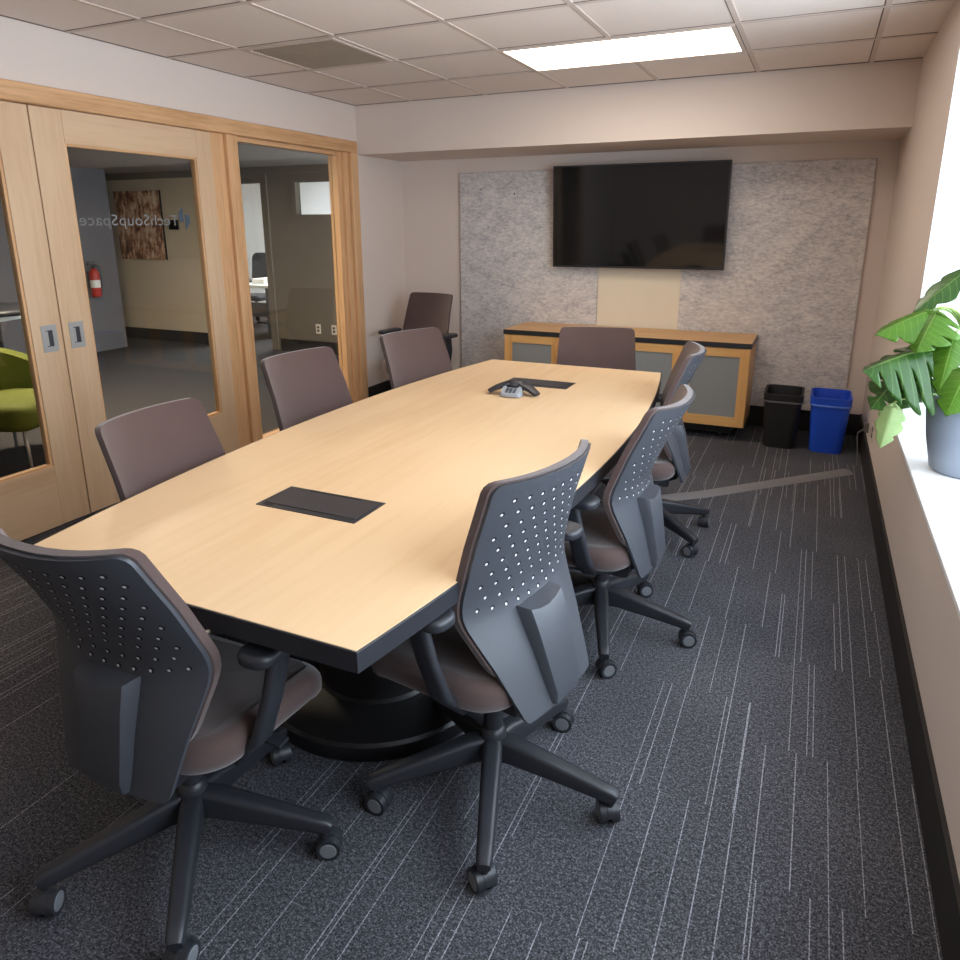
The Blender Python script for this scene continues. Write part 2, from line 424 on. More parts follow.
def sliding_door(name, y0, y1, g0, g1, label, hy):
    zb, zt, gb, gt = .016, 2.045, .33, 1.892
    xa, xb = XL-.045, XL
    w = MB().mat(M['maple'])
    w.box(xa, xb, y0, g0, zb, zt, .003); w.box(xa, xb, g1, y1, zb, zt, .003)
    w.mat(M['maple_y'])
    w.box(xa, xb, g0, g1, zb, gb); w.box(xa, xb, g0, g1, gt, zt)
    w.mat(M['oak'])                                                   # glazing bead
    for a, b in ((g0, g0+.012), (g1-.012, g1)): w.box(xa+.004, xb-.008, a, b, gb, gt)
    w.mat(M['oak_y'])
    for a, b in ((gb, gb+.012), (gt-.012, gt)): w.box(xa+.004, xb-.008, g0+.012, g1-.012, a, b)
    d = struct(w, name, None, label, 'sliding door')
    g = B(XL-.026, XL-.019, g0+.012, g1-.012, gb+.012, gt-.012).build('glass_pane', M['glass'], d)
    # recessed pull: steel plate with a dark cup
    h = MB().mat(M['metal'])
    ya, yb, z0, z1 = hy-.040, hy+.040, .902, 1.034
    h.box(XL-.001, XL+.003, ya, ya+.022, z0, z1); h.box(XL-.001, XL+.003, yb-.022, yb, z0, z1)
    h.box(XL-.001, XL+.003, ya+.022, yb-.022, z0, z0+.026); h.box(XL-.001, XL+.003, ya+.022, yb-.022, z1-.026, z1)
    h.mat(M['dmetal']); h.box(XL-.001, XL+.0008, ya+.022, yb-.022, z0+.026, z1-.026)
    h.mat(M['metal']); h.box(XL, XL+.0022, ya+.022, ya+.034, z0+.03, z1-.03)
    pl = h.build('flush_pull', None, d); pl['label'] = 'square brushed steel flush pull'
    return d, g
sliding_door('door_1', 1.20, 2.377, 1.33, 2.222, 'left maple sliding door with tall glass, green chairs seen through it', 2.308)
d2, g2 = sliding_door('door_2', 2.383, 3.508, 2.545, 3.385, 'right maple sliding door with mirrored lettering on its glass', 2.456)
w = MB(); w.box(XL-.045, XL, .02, .15, .016, 2.045); w.box(XL-.045, XL, .15, 1.195, .016, .33); w.box(XL-.045, XL, .15, 1.195, 1.892, 2.045); w.box(XL-.045, XL, 1.08, 1.195, .33, 1.892)
d3 = struct(w, 'door_3', M['maple'], 'maple sidelight panel left of the sliding doors', 'door')
B(XL-.026, XL-.019, .15, 1.08, .33, 1.892).build('glass_pane', M['glass'], d3)

# lettering stuck on the corridor face of the right door's glass
cu = bpy.data.curves.new('lettering', 'FONT'); cu.body = 'TechSoupSpace'; cu.size = .082; cu.extrude = .0006
cu.space_character = 1.06
to = bpy.data.objects.new('tmp', cu); COL.objects.link(to)
bpy.context.view_layer.update()
me = bpy.data.meshes.new_from_object(to.evaluated_get(bpy.context.evaluated_depsgraph_get()))
bpy.data.objects.remove(to)
xs = [v.co.x for v in me.vertices]; wx = max(xs)-min(xs); k = .64/wx
for v in me.vertices:
    x, y, z = v.co
    v.co = (XL-.0275-z, 3.222-(x-min(xs))*k, 1.505+y)
me.materials.append(M['decal'])
lt = bpy.data.objects.new('lettering', me); COL.objects.link(lt); lt.parent = g2
lt['label'] = 'pale grey mirrored lettering on the glass'
w = MB()
for poly in ([(3.228, 1.525), (3.262, 1.525), (3.262, 1.615), (3.228, 1.575)], [(3.272, 1.478), (3.310, 1.52), (3.310, 1.565), (3.272, 1.565)]):
    a = [w.v((XL-.0275, y, z)) for y, z in poly]; b = [w.v((XL-.0285, y, z)) for y, z in poly]
    w.face(a); w.face(b[::-1])
    for i in range(4): w.face([a[i], a[(i+1) % 4], b[(i+1) % 4], b[i]])
lg = w.build('logo_mark', M['decal2'], g2); lg['label'] = 'blue grey two-piece arrow mark'

# ------------------------------------------------------------------ corridor and office beyond the glass
CY, CZ = 7.05, 2.17
struct(B(-10.2, XL-.15, -1.7, CY+.1, -.1, 0), 'floor_corridor', M['corrfloor'], 'dark corridor floor seen through the glass doors', 'floor')
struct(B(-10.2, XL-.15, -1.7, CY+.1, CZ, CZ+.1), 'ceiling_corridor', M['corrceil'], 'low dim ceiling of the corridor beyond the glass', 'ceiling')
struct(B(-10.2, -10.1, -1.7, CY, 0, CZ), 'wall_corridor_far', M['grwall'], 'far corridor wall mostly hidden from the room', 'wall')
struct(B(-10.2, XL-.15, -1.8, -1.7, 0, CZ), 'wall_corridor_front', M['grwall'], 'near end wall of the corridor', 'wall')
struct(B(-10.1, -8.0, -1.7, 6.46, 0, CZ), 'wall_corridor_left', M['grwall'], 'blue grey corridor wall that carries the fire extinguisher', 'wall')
w = MB()                                                              # cream part, up to the office door
w.box(-10.2, -7.02, CY, CY+.1, 0, CZ)
struct(w, 'wall_corridor_back', M['creamwall'], 'cream corridor wall behind the large brown picture', 'wall')
w = MB()                                                              # taupe part with door and clerestory openings
w.box(-7.02, -6.11, CY, CY+.1, 2.02, CZ)
w.box(-6.11, -5.62, CY, CY+.1, 0, CZ); w.box(-5.62, -4.7, CY, CY+.1, 0, 1.63); w.box(-5.62, -4.7, CY, CY+.1, 1.99, CZ)
w.box(-4.7, XL+.2, CY, CY+.1, 0, CZ)
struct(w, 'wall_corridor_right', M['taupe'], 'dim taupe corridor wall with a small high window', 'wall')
w = MB(); w.box(-10.0, -7.1, CY-.012, CY, 0, .15); w.box(-5.98, XL-.15, CY-.012, CY, 0, .15)
struct(w, 'baseboard_corridor', M['base'], 'dark baseboard along the foot of the corridor wall', 'baseboard')
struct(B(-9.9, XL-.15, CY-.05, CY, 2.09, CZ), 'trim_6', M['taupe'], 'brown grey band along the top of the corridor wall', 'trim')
w = MB(); w.box(-6.11, -6.02, CY-.02, CY+.12, 0, 2.09); w.box(-7.1, -7.02, CY-.02, CY+.12, 0, 2.09); w.box(-7.02, -6.11, CY-.02, CY+.12, 2.0, 2.09)
struct(w, 'trim_7', M['taupe'], 'taupe frame of the open office doorway', 'door frame')
w = MB(); w.box(-5.66, -4.66, CY-.015, CY+.02, 1.59, 1.63); w.box(-5.66, -4.66, CY-.015, CY+.02, 1.99, 2.03); w.box(-5.66, -5.60, CY-.015, CY+.02, 1.63, 1.99); w.box(-4.72, -4.66, CY-.015, CY+.02, 1.63, 1.99)
hw_ = struct(w, 'window_3', M['taupe'], 'small high window in the taupe corridor wall', 'window')
B(-5.6, -4.72, CY+.04, CY+.045, 1.63, 1.99).build('glass_pane', M['winglass'], hw_)
struct(B(-10.2, XL+.2, CY+.1, 10.6, -.1, 0), 'floor_office', M['corrfloor'], 'grey floor of the bright office beyond the doorway', 'floor')
struct(B(-10.2, XL+.2, CY+.1, 10.6, 2.5, 2.6), 'ceiling_office', M['ceil'], 'ceiling of the bright office beyond the doorway', 'ceiling')
w = MB(); w.box(-10.2, XL+.2, 10.5, 10.6, 0, 2.5); w.box(-10.2, -10.1, CY+.1, 10.5, 0, 2.5); w.box(XL+.1, XL+.2, CY+.1, 10.5, 0, 2.5); w.box(-10.2, XL+.2, CY+.1, CY+.101, CZ, 2.5)
struct(w, 'wall_office', M['white'], 'white walls of the bright office beyond the doorway', 'wall')

def lamp_panel(name, x0, x1, y0, y1, z, m, label):
    t = thing(name, label, 'ceiling light', ((x0+x1)/2, (y0+y1)/2, z))
    a, b = (x1-x0)/2, (y1-y0)/2
    f = MB()
    f.box(-a, a, -b, -b+.02, -.008, -.0005); f.box(-a, a, b-.02, b, -.008, -.0005); f.box(-a, -a+.02, -b+.02, b-.02, -.008, -.0005); f.box(a-.02, a, -b+.02, b-.02, -.008, -.0005)
    f.build('frame', M['tbar'], t)
    B(-a+.02, a-.02, -b+.02, b-.02, -.005, -.0006).build('diffuser', m, t)
    return t
lamp_panel('ceiling_light', -1.672, -.472, 3.868, 4.452, ZC, M['lamp'], 'bright rectangular recessed light in the tiled ceiling')
lamp_panel('ceiling_light', -1.672, -.472, 1.428, 2.012, ZC, M['lamp_added'], 'added unseen ceiling light over the near half of the table')  # out-of-view lamp added to brighten the ceiling and near table
lamp_panel('ceiling_light', -5.7, -4.5, 3.5, 4.1, CZ, M['lamp2'], 'added unseen corridor light above the passage outside the glass doors')  # lamp added out of view to brighten the corridor walls
lamp_panel('ceiling_light', -7.6, -5.2, 8.2, 9.4, 2.5, M['lamp3'], 'added unseen office light beyond the open doorway')  # unseen lamp added to brighten the office

v = thing('ceiling_vent', 'square grey stained return vent in the tiled ceiling', 'vent', (-2.59, 3.55, ZC))
w = MB(); a = .285
for q in ((-a, a, -a, -a+.02), (-a, a, a-.02, a), (-a, -a+.02, -a+.02, a-.02), (a-.02, a, -a+.02, a-.02)): w.box(*q, -.008, -.0005)
w.build('frame', M['tbar'], v)
w = MB(); w.box(-a+.02, a-.02, -a+.02, a-.02, -.003, -.0006)
for i in range(22): w.box(-a+.02, a-.02, -a+.03+i*.0245, -a+.034+i*.0245, -.006, -.003)
w.build('grille', M['vent'], v)

# corridor things
t = thing('wall_picture', 'large sepia group photograph on the corridor wall seen through the door', 'picture', (-8.17, CY-.03, 1.08))
B(-.41, .41, -.002, .03, 0, .87).build('canvas_frame', M['pedestal'], t); B(-.408, .408, -.005, -.002, .002, .868).build('print', M['photo'], t)
tag(B(-7.66, -7.50, CY-.02, CY, 1.46, 1.58, .003).build('wall_plaque', M['pedestal']), 'small dark square plaque right of the sepia picture', 'plaque')
t = thing('fire_extinguisher', 'red fire extinguisher hanging on the blue grey corridor wall', 'fire extinguisher', (-7.92, 6.06, .68))
MB().lathe([(.0, 0), (.05, 0), (.056, .02), (.056, .27), (.045, .31), (.02, .335), (.0, .336)], n=20, cap=False).build('cylinder', M['red'], t)
MB().lathe([(.0567, .11), (.0567, .2)], n=20, cap=False).build('paper_label', M['paper'], t)
w = MB().lathe([(.02, .334), (.02, .37), (.012, .38)], n=12); w.box(-.012, .012, -.07, .03, .38, .395); w.box(-.012, .012, -.06, .03, .405, .418); w.build('valve_handle', M['black'], t)
MB().tube([(0, .02, .375), (.02, .07, .36), (.02, .075, .2), (.02, .065, .1)], .009).build('hose', M['black'], t)
B(-.08, -.055, -.03, .03, .1, .3).build('bracket', M['dmetal'], t)
def outlet(name, loc, rz, label, m):
    t = thing(name, label, 'outlet', loc, rz)
    B(-.036, .036, -.006, 0, -.058, .058, .002).build('cover_plate', m, t)
    for s in (-1, 1): MB().slab(0, 0, .033, .028, 0, .004, .01, .001).build('socket', M['dmetal'], t).matrix_local = Matrix.Translation((0, -.005, s*.02)) @ Matrix.Rotation(PI/2, 4, 'X')
    return t
outlet('wall_outlet', (-5.17, CY, .30), 0, 'pale outlet with two sockets low on the taupe corridor wall', M['plate'])
outlet('wall_switch_plate', (-5.40, CY, .30), 0, 'blank pale wall plate beside the corridor outlet', M['plate'])
outlet('wall_outlet', (.04, YB, .26), 0, 'grey outlet on the back wall between the two bins', M['frost'])

def tub_chair(loc, rz, label):
    t = thing('lounge_chair', label, 'chair', loc, rz, 'green lounge chairs in the corridor')
    MB().slab(0, .02, .62, .56, .26, .42, .1, .05).build('seat', M['green'], t)
    n = 18; rings = []
    for i in range(n+1):
        a = math.radians(170+200*i/n)
        c_, s_ = math.cos(a), math.sin(a); top = .58+.18*max(0, -s_)
        ro, ri = .40, .33
        rings.append([(ri*c_, ri*s_*.9, .2), (ro*c_, ro*s_*.9, .2), (ro*1.06*c_, ro*1.0*s_, top-.03), ((ro-.03)*1.06*c_, (ro-.03)*s_, top), (ri*1.05*c_, ri*s_, top-.03)])
    w = MB(); w.loft(rings); w.build('backrest', M['green'], t, sharp=50)
    for x in (-.22, .22):
        for y in (-.2, .22): MB().cyl((x, y, .27), (x*1.15, y*1.15, 0), .015, .01, 10).build('leg', M['metal'], t)
    return t
tub_chair((-4.72, 2.88, 0), -PI/2+.35, 'green tub chair seen through the left door near its steel pull')
tub_chair((-4.9, 2.0, 0), -PI/2-.1, 'green tub chair further left behind the left sliding door')
t = thing('side_table', 'round black table behind the green chairs in the corridor', 'table', (-6.3, 3.75, 0))
MB().lathe([(.0, .80), (.42, .80), (.44, .815), (.44, .84), (.42, .85), (0, .85)], n=32, cap=False).build('tabletop', M['black'], t)
MB().cyl((0, 0, .03), (0, 0, .8), .04).build('column', M['black'], t); MB().lathe([(.0, 0), (.28, 0), (.28, .02), (.04, .04), (0, .04)], n=28, cap=False).build('foot', M['black'], t)
t = thing('low_table', 'pale rectangular table behind the round black one in the corridor', 'table', (-7.2, 4.1, 0), .3)
MB().slab(0, 0, 1.3, .7, .69, .73, .03, .01).build('tabletop', M['paper'], t)
for x in (-.58, .58):
    for y in (-.28, .28): MB().cyl((x, y, 0), (x, y, .69), .02, n=10).build('leg', M['dmetal'], t)
# office things
t = thing('desk', 'white office desk seen through the open doorway', 'desk', (-7.45, 8.05, 0))
MB().slab(0, 0, 1.5, .7, .69, .73, .03, .01).build('desktop', M['paper'], t)
for x in (-.68, .68): B(x-.02, x+.02, -.3, .3, 0, .69).build('leg', M['dmetal'], t)
B(-.68, .68, -.02, .02, .25, .45).build('crossbar', M['dmetal'], t)
t = thing('office_chair', 'dark office chair behind the white desk beyond the doorway', 'chair', (-7.72, 8.60, 0))
MB().slab(0, 0, .48, .46, .42, .5, .08, .03).build('seat', M['black'], t)
o = MB().slab(0, 0, .46, .5, 0, .06, .1, .025).build('backrest', M['black'], t); o.matrix_local = Matrix.Translation((0, .26, .86)) @ Matrix.Rotation(PI/2-.12, 4, 'X')
MB().cyl((0, 0, .05), (0, 0, .42), .03).build('column', M['black'], t)
MB().sweep([(0, .24, .45), (0, .3, .6), (0, .3, .8)], [(.06, .02)]*3, (1, 0, 0)).build('back_support', M['black'], t)
for i in range(5):
    a = 2*PI*i/5; MB().sweep([(0, 0, .09), (.3*math.cos(a), .3*math.sin(a), .06)], [(.05, .04), (.03, .03)], (-math.sin(a), math.cos(a), 0)).build('leg', M['black'], t)
    MB().cyl((.3*math.cos(a)-.012, .3*math.sin(a), .027), (.3*math.cos(a)+.012, .3*math.sin(a), .027), .027, n=12).build('caster', M['black'], t)
MB_ = MB().cyl((-7.16, 7.75, .06), (-7.40, 8.05, .06), .06, n=20)
tag(MB_.build('paper_roll', M['paper']), 'white roll lying on the office floor beyond the doorway', 'paper roll')
t = thing('desk_phone', 'dark desk phone on the white office desk', 'phone', (-7.35, 7.95, .73))
MB().slab(0, 0, .18, .2, 0, .05, .02, .012).build('body', M['black'], t); MB().sweep([(-.06, -.09, .06), (-.06, 0, .075), (-.06, .09, .06)], [(.04, .03)]*3, (1, 0, 0)).build('handset', M['black'], t)
tag(MB().slab(-7.0, 8.0, .21, .28, .73, .80, .005, .004).build('paper_stack', M['paper']), 'stack of white paper beside the phone on the office desk', 'paper')

# ------------------------------------------------------------------ back wall fittings
FY = YB-.032
tag(B(-2.825, -1.597, FY, YB-.001, .16, 1.925, .004).build('acoustic_panel', M['felt']), 'left grey felt acoustic panel behind the end of the credenza', 'wall panel', 'felt panels on the back wall')
tag(B(-.943, .285, FY, YB-.001, .16, 1.925, .004).build('acoustic_panel', M['felt']), 'right grey felt acoustic panel above the waste bins', 'wall panel', 'felt panels on the back wall')
tag(B(-1.595, -.945, FY+.012, YB-.001, .16, 1.925).build('cover_panel', M['beige']), 'plain cream strip on the wall under the television', 'wall panel')
t = thing('television', 'large black flat television on the back wall', 'television', (-1.285, 5.635, 1.56))
t.rotation_euler = (math.radians(3.2), 0, 0)
B(-.66, .66, -.022, .022, -.383, .383, .006).build('housing', M['black'], t)
b = MB()
b.box(-.66, .66, -.026, -.020, -.383, -.369); b.box(-.66, .66, -.026, -.020, .373, .383); b.box(-.66, -.650, -.026, -.020, -.369, .373); b.box(.650, .66, -.026, -.020, -.369, .373)
b.build('bezel', M['edge'], t)
B(-.65, .65, -.0242, -.0215, -.369, .373).build('screen', M['screen'], t)
B(-.25, .25, .022, .075, -.2, .2).build('wall_mount', M['dmetal'], t)

# credenza
t = thing('credenza', 'low maple credenza with grey glass doors below the television', 'cabinet', (-1.27, 5.45, 0))
hx, fy, by = .92, -.25, .25
tp = B(-hx, hx, fy, by, .676, .712).build('top', M['cabwood_x'], t)
e = MB(); e.box(-hx-.003, hx+.003, fy-.004, fy-.0001, .676, .7105); e.box(-hx-.003, -hx-.0001, fy, by, .676, .7105); e.box(hx+.0001, hx+.003, fy, by, .676, .7105)
o = e.build('edge_band', M['edge'], tp); o['label'] = 'black edge band'
c = MB(); c.box(-hx+.004, -hx+.024, fy+.022, by, .11, .676); c.box(hx-.024, hx-.004, fy+.022, by, .11, .676); c.box(-hx+.024, hx-.024, by-.02, by, .11, .676); c.box(-hx+.024, hx-.024, fy+.022, by-.02, .11, .13); c.box(-hx+.024, hx-.024, fy+.022, by-.02, .656, .676)
for x in (-.45, 0, .45): c.box(x-.009, x+.009, fy+.022, by-.02, .13, .656)
c.build('carcass', M['cabwood'], t)
dw = 2*(hx-.004)/4
for i in range(4):
    x0 = -hx+.004+i*dw+.0015; x1 = x0+dw-.003; st = .064
    d = MB().mat(M['cabwood']); d.box(x0, x0+st, fy, fy+.02, .112, .672, .002); d.box(x1-st, x1, fy, fy+.02, .112, .672, .002)
    d.mat(M['cabwood_x']); d.box(x0+st, x1-st, fy+.0005, fy+.02, .112, .182); d.box(x0+st, x1-st, fy+.0005, fy+.02, .612, .672)
    do = d.build('door', None, t)
    g = B(x0+st, x1-st, fy+.008, fy+.013, .182, .612).build('glass_panel', M['frost'], do); g['label'] = 'frosted grey glass panel'
    hxp = x1-.02 if i % 2 == 0 else x0+.02
    h = MB(); h.tube([(hxp, fy, .625), (hxp, fy-.022, .62), (hxp, fy-.024, .57), (hxp, fy-.022, .52), (hxp, fy, .515)], .005); h.build('handle', M['cabwood'], do)
B(-hx+.09, hx-.09, fy+.09, by-.02, 0.04, .11).build('plinth', M['pedestal'], t)
for x in (-.75, .75):
    for y in (-.12, .18): MB().cyl((x-.012, y, .025), (x+.012, y, .025), .025, n=14).build('caster', M['black'], t)

# waste bins
def bin_(loc, m, rimm, label, h=.385, w=.25, d=.345):
    t = thing('waste_bin', label, 'waste bin', loc, 0, 'waste bins by the back wall')
    rings = []
    for z, k, ins in ((0, .80, 0), (.012, .82, 0), (h-.05, .975, 0), (h-.05, 1.0, 0), (h, 1.02, 0), (h, 1.02, .012), (h-.05, .975, .010), (.02, .83, .010)):
        rings.append([(x, y, z) for x, y in rrect2(w*k-2*ins, d*k-2*ins, .05, 5)])
    b = MB(); b.loft(rings); b.build('body', m, t, sharp=40)
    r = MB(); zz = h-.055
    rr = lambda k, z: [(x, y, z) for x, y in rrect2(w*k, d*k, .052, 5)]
    r.loft([rr(.98, zz-.004), rr(1.03, zz-.003), rr(1.03, zz+.006), rr(1.0, zz+.008)], cap=False); r.build('rim', rimm, t, sharp=40)  # lighter band below the collar, a highlight painted into its colour
    return t
bin_((-.115, 5.33, 0), M['binblack'], M['glintgrey'], 'black plastic waste bin nearer the credenza')
bin_((.18, 5.335, 0), M['binblue'], M['glintblue'], 'blue plastic recycling bin in the corner by the window wall')

# outlet with plug and cord on the right wall, cord cover on the carpet
t = outlet('wall_outlet', (XR, 4.72, .30), PI/2, 'ivory outlet low on the right wall with a grey plug', M['plate'])
t.rotation_euler = (0, 0, -PI/2)
t = thing('power_cord', 'grey power cord dropping from the wall outlet to the floor strip', 'cord', (XR, 4.9, .0))
B(-.04, -.013, -.02, .02, .25, .31, .006).build('plug', M['cord'], t)
MB().tube([(-.04, 0, .27), (-.07, 0, .24), (-.06, 0, .14), (-.05, -.02, .04), (-.075, -.05, .012), (-.10, -.08, .012)], .0038).build('cable', M['cord'], t)
cp = [Vector(q) for q in ((.308, 4.83), (-.47, 4.045), (-.70, 3.86), (-1.05, 3.55))]
w = MB(); rings = []
prof = [(-.052, 0.001), (-.03, .012), (-.012, .017), (.012, .017), (.03, .012), (.052, .001)]
for i, q in enumerate(cp):
    d = (cp[min(i+1, 3)]-cp[max(i-1, 0)]).normalized(); nx = Vector((-d.y, d.x))
    rings.append([(q.x+nx.x*a, q.y+nx.y*a, z) for a, z in prof])
w.loft(rings, smooth=False)
tag(w.build('cord_cover', M['strip']), 'flat grey rubber cord cover running across the carpet to the table', 'cord cover')

# ------------------------------------------------------------------ conference table
TX, TY, HL = -1.195, 2.402, 1.437
t = thing('conference_table', 'long boat-shaped birch conference table with black edge', 'table', (TX, TY, 0))
def outline(off=0):
    n = 36; pts = []
    hw = lambda y: .497+.132*(1-(y/HL)**2)+off
    L = HL+off
    for i in range(n+1):
        y = -HL+2*HL*i/n; pts.append((hw(y), y*L/HL))
    for i in range(n+1):
        y = HL-2*HL*i/n; pts.append((-hw(y), y*L/HL))
    return pts
top = MB()
ring = lambda off, z: [(x, y, z) for x, y in outline(off)]
top.loft([ring(-.004, .700), ring(-.004, .7342), ring(-.0055, .7355)], smooth=False)
top.build('tabletop', M['birch'], t)
e = MB(); e.loft([ring(-.0038, .688), ring(0, .690), ring(0, .7335), ring(-.0015, .735), ring(-.0038, .735)], cap=False, smooth=False)
o = e.build('edge_band', M['edge'], t); o['label'] = 'black edge band'
u = MB(); u.loft([ring(-.005, .6885), ring(-.005, .6995)], smooth=False); u.build('underside_board', M['pedestal'], t)
for s in (-1, 1):
    pd = MB(); pd.lathe([(0, 0), (.375, 0), (.38, .008), (.38, .05), (.372, .06), (.21, .07), (.20, .08), (.20, .688)], c=(0, s*.62), n=48, cap=False)
    pd.build('pedestal', M['pedestal'], t, sharp=35)
B(-.02, .02, -.45, .45, .45, .66).build('modesty_rail', M['pedestal'], t)
def hatch(cx, cy):
    w_, d_ = .335, .158
    h = MB().mat(M['edge']); h.box(cx-w_/2, cx+w_/2, cy-d_/2, cy+d_/2, .7345, .7375, .001)
    ho = h.build('cable_hatch', None, t); ho['label'] = 'black flip-up power hatch'
    l = MB().mat(M['dmetal_l']); l.box(cx-w_/2+.018, cx+w_/2-.012, cy-d_/2+.022, cy+d_/2-.018, .7375, .7395, .0008)
    l.mat(M['holeB']); l.box(cx-.09, cx+.09, cy+d_/2-.016, cy+d_/2-.004, .7375, .7381)
    l.box(cx-w_/2+.02, cx-w_/2+.05, cy-d_/2+.008, cy-d_/2+.018, .7375, .7381)
    l.build('hatch_lid', None, ho)
M['dmetal_l'] = plain('satin_black_lid', srgb(52, 50, 54), .4, .0, var=.05)
hatch(-1.211-TX, 1.541-TY); hatch(-1.205-TX, 3.316-TY)

# conference phone: three legs, domed hub, keypad console
t = thing('conference_phone', 'grey three-legged conference phone beside the far table hatch', 'phone', (-1.232, 3.075, .7362), math.radians(6))
t.scale = (.82, .82, .86)
for a in (90, 205, 335):
    a = math.radians(a); dx, dy = math.cos(a), math.sin(a)
    MB().sweep([(0, 0, .052), (.05*dx, .05*dy, .052), (.11*dx, .11*dy, .034), (.158*dx, .158*dy, .012)], [(.075, .022), (.075, .022), (.062, .02), (.05, .016)], (-dy, dx, 0)).build('leg', M['edge'], t, sharp=40)
MB().lathe([(0, .02), (.06, .02), (.066, .04), (.058, .062), (.03, .07), (0, .071)], n=28, cap=False).build('hub', M['black'], t, sharp=60)
k = MB(); 
k.loft([[(x, y-.095, .004) for x, y in rrect2(.125, .085, .025)], [(x, y-.095, .022-.22*y*.2+.1*y) for x, y in rrect2(.122, .085, .025)], [(x*.9, y*.86-.092, .036+.3*y) for x, y in rrect2(.122, .085, .022)]])
ko = k.build('keypad_console', M['silver'], t, sharp=40)
w = MB(); w.mat(M['black'])
for ix in range(3):
    for iy in range(4):
        x, y = (ix-1)*.022, -.122+iy*.012; z = .0365+.3*((y+.092)/.86)
        w.box(x-.008, x+.008, y-.004, y+.004, z, z+.0025)
w.build('keypad', None, ko)
w = MB().mat(M['screen']); w.loft([[(x, y-.066, .0368+.3*((y+.026)/.86)) for x, y in rrect2(.07, .018, .004)], [(x, y-.066, .0385+.3*((y+.026)/.86)) for x, y in rrect2(.068, .017, .004)]]); w.build('display', None, ko)

# ------------------------------------------------------------------ conference chairs
def lerp(tab, z):
    if z <= tab[0][0]: return tab[0][1]
    for (a, b), (c_, d_) in zip(tab[:-1], tab[1:]):
        if z <= c_:
            k = (z-a)/(c_-a); return b+(d_-b)*k
    return tab[-1][1]
HW = [(.362, .150), (.50, .189), (.60, .221), (.625, .226), (.65, .2265), (.80, .217), (.965, .207)]
CC = [(.362, .206), (.50, .160), (.60, .122), (.635, .114), (.67, .117), (.80, .158), (.965, .222)]
WR = [(.362, .013), (.50, .026), (.62, .041), (.75, .048), (.88, .055), (.965, .060)]

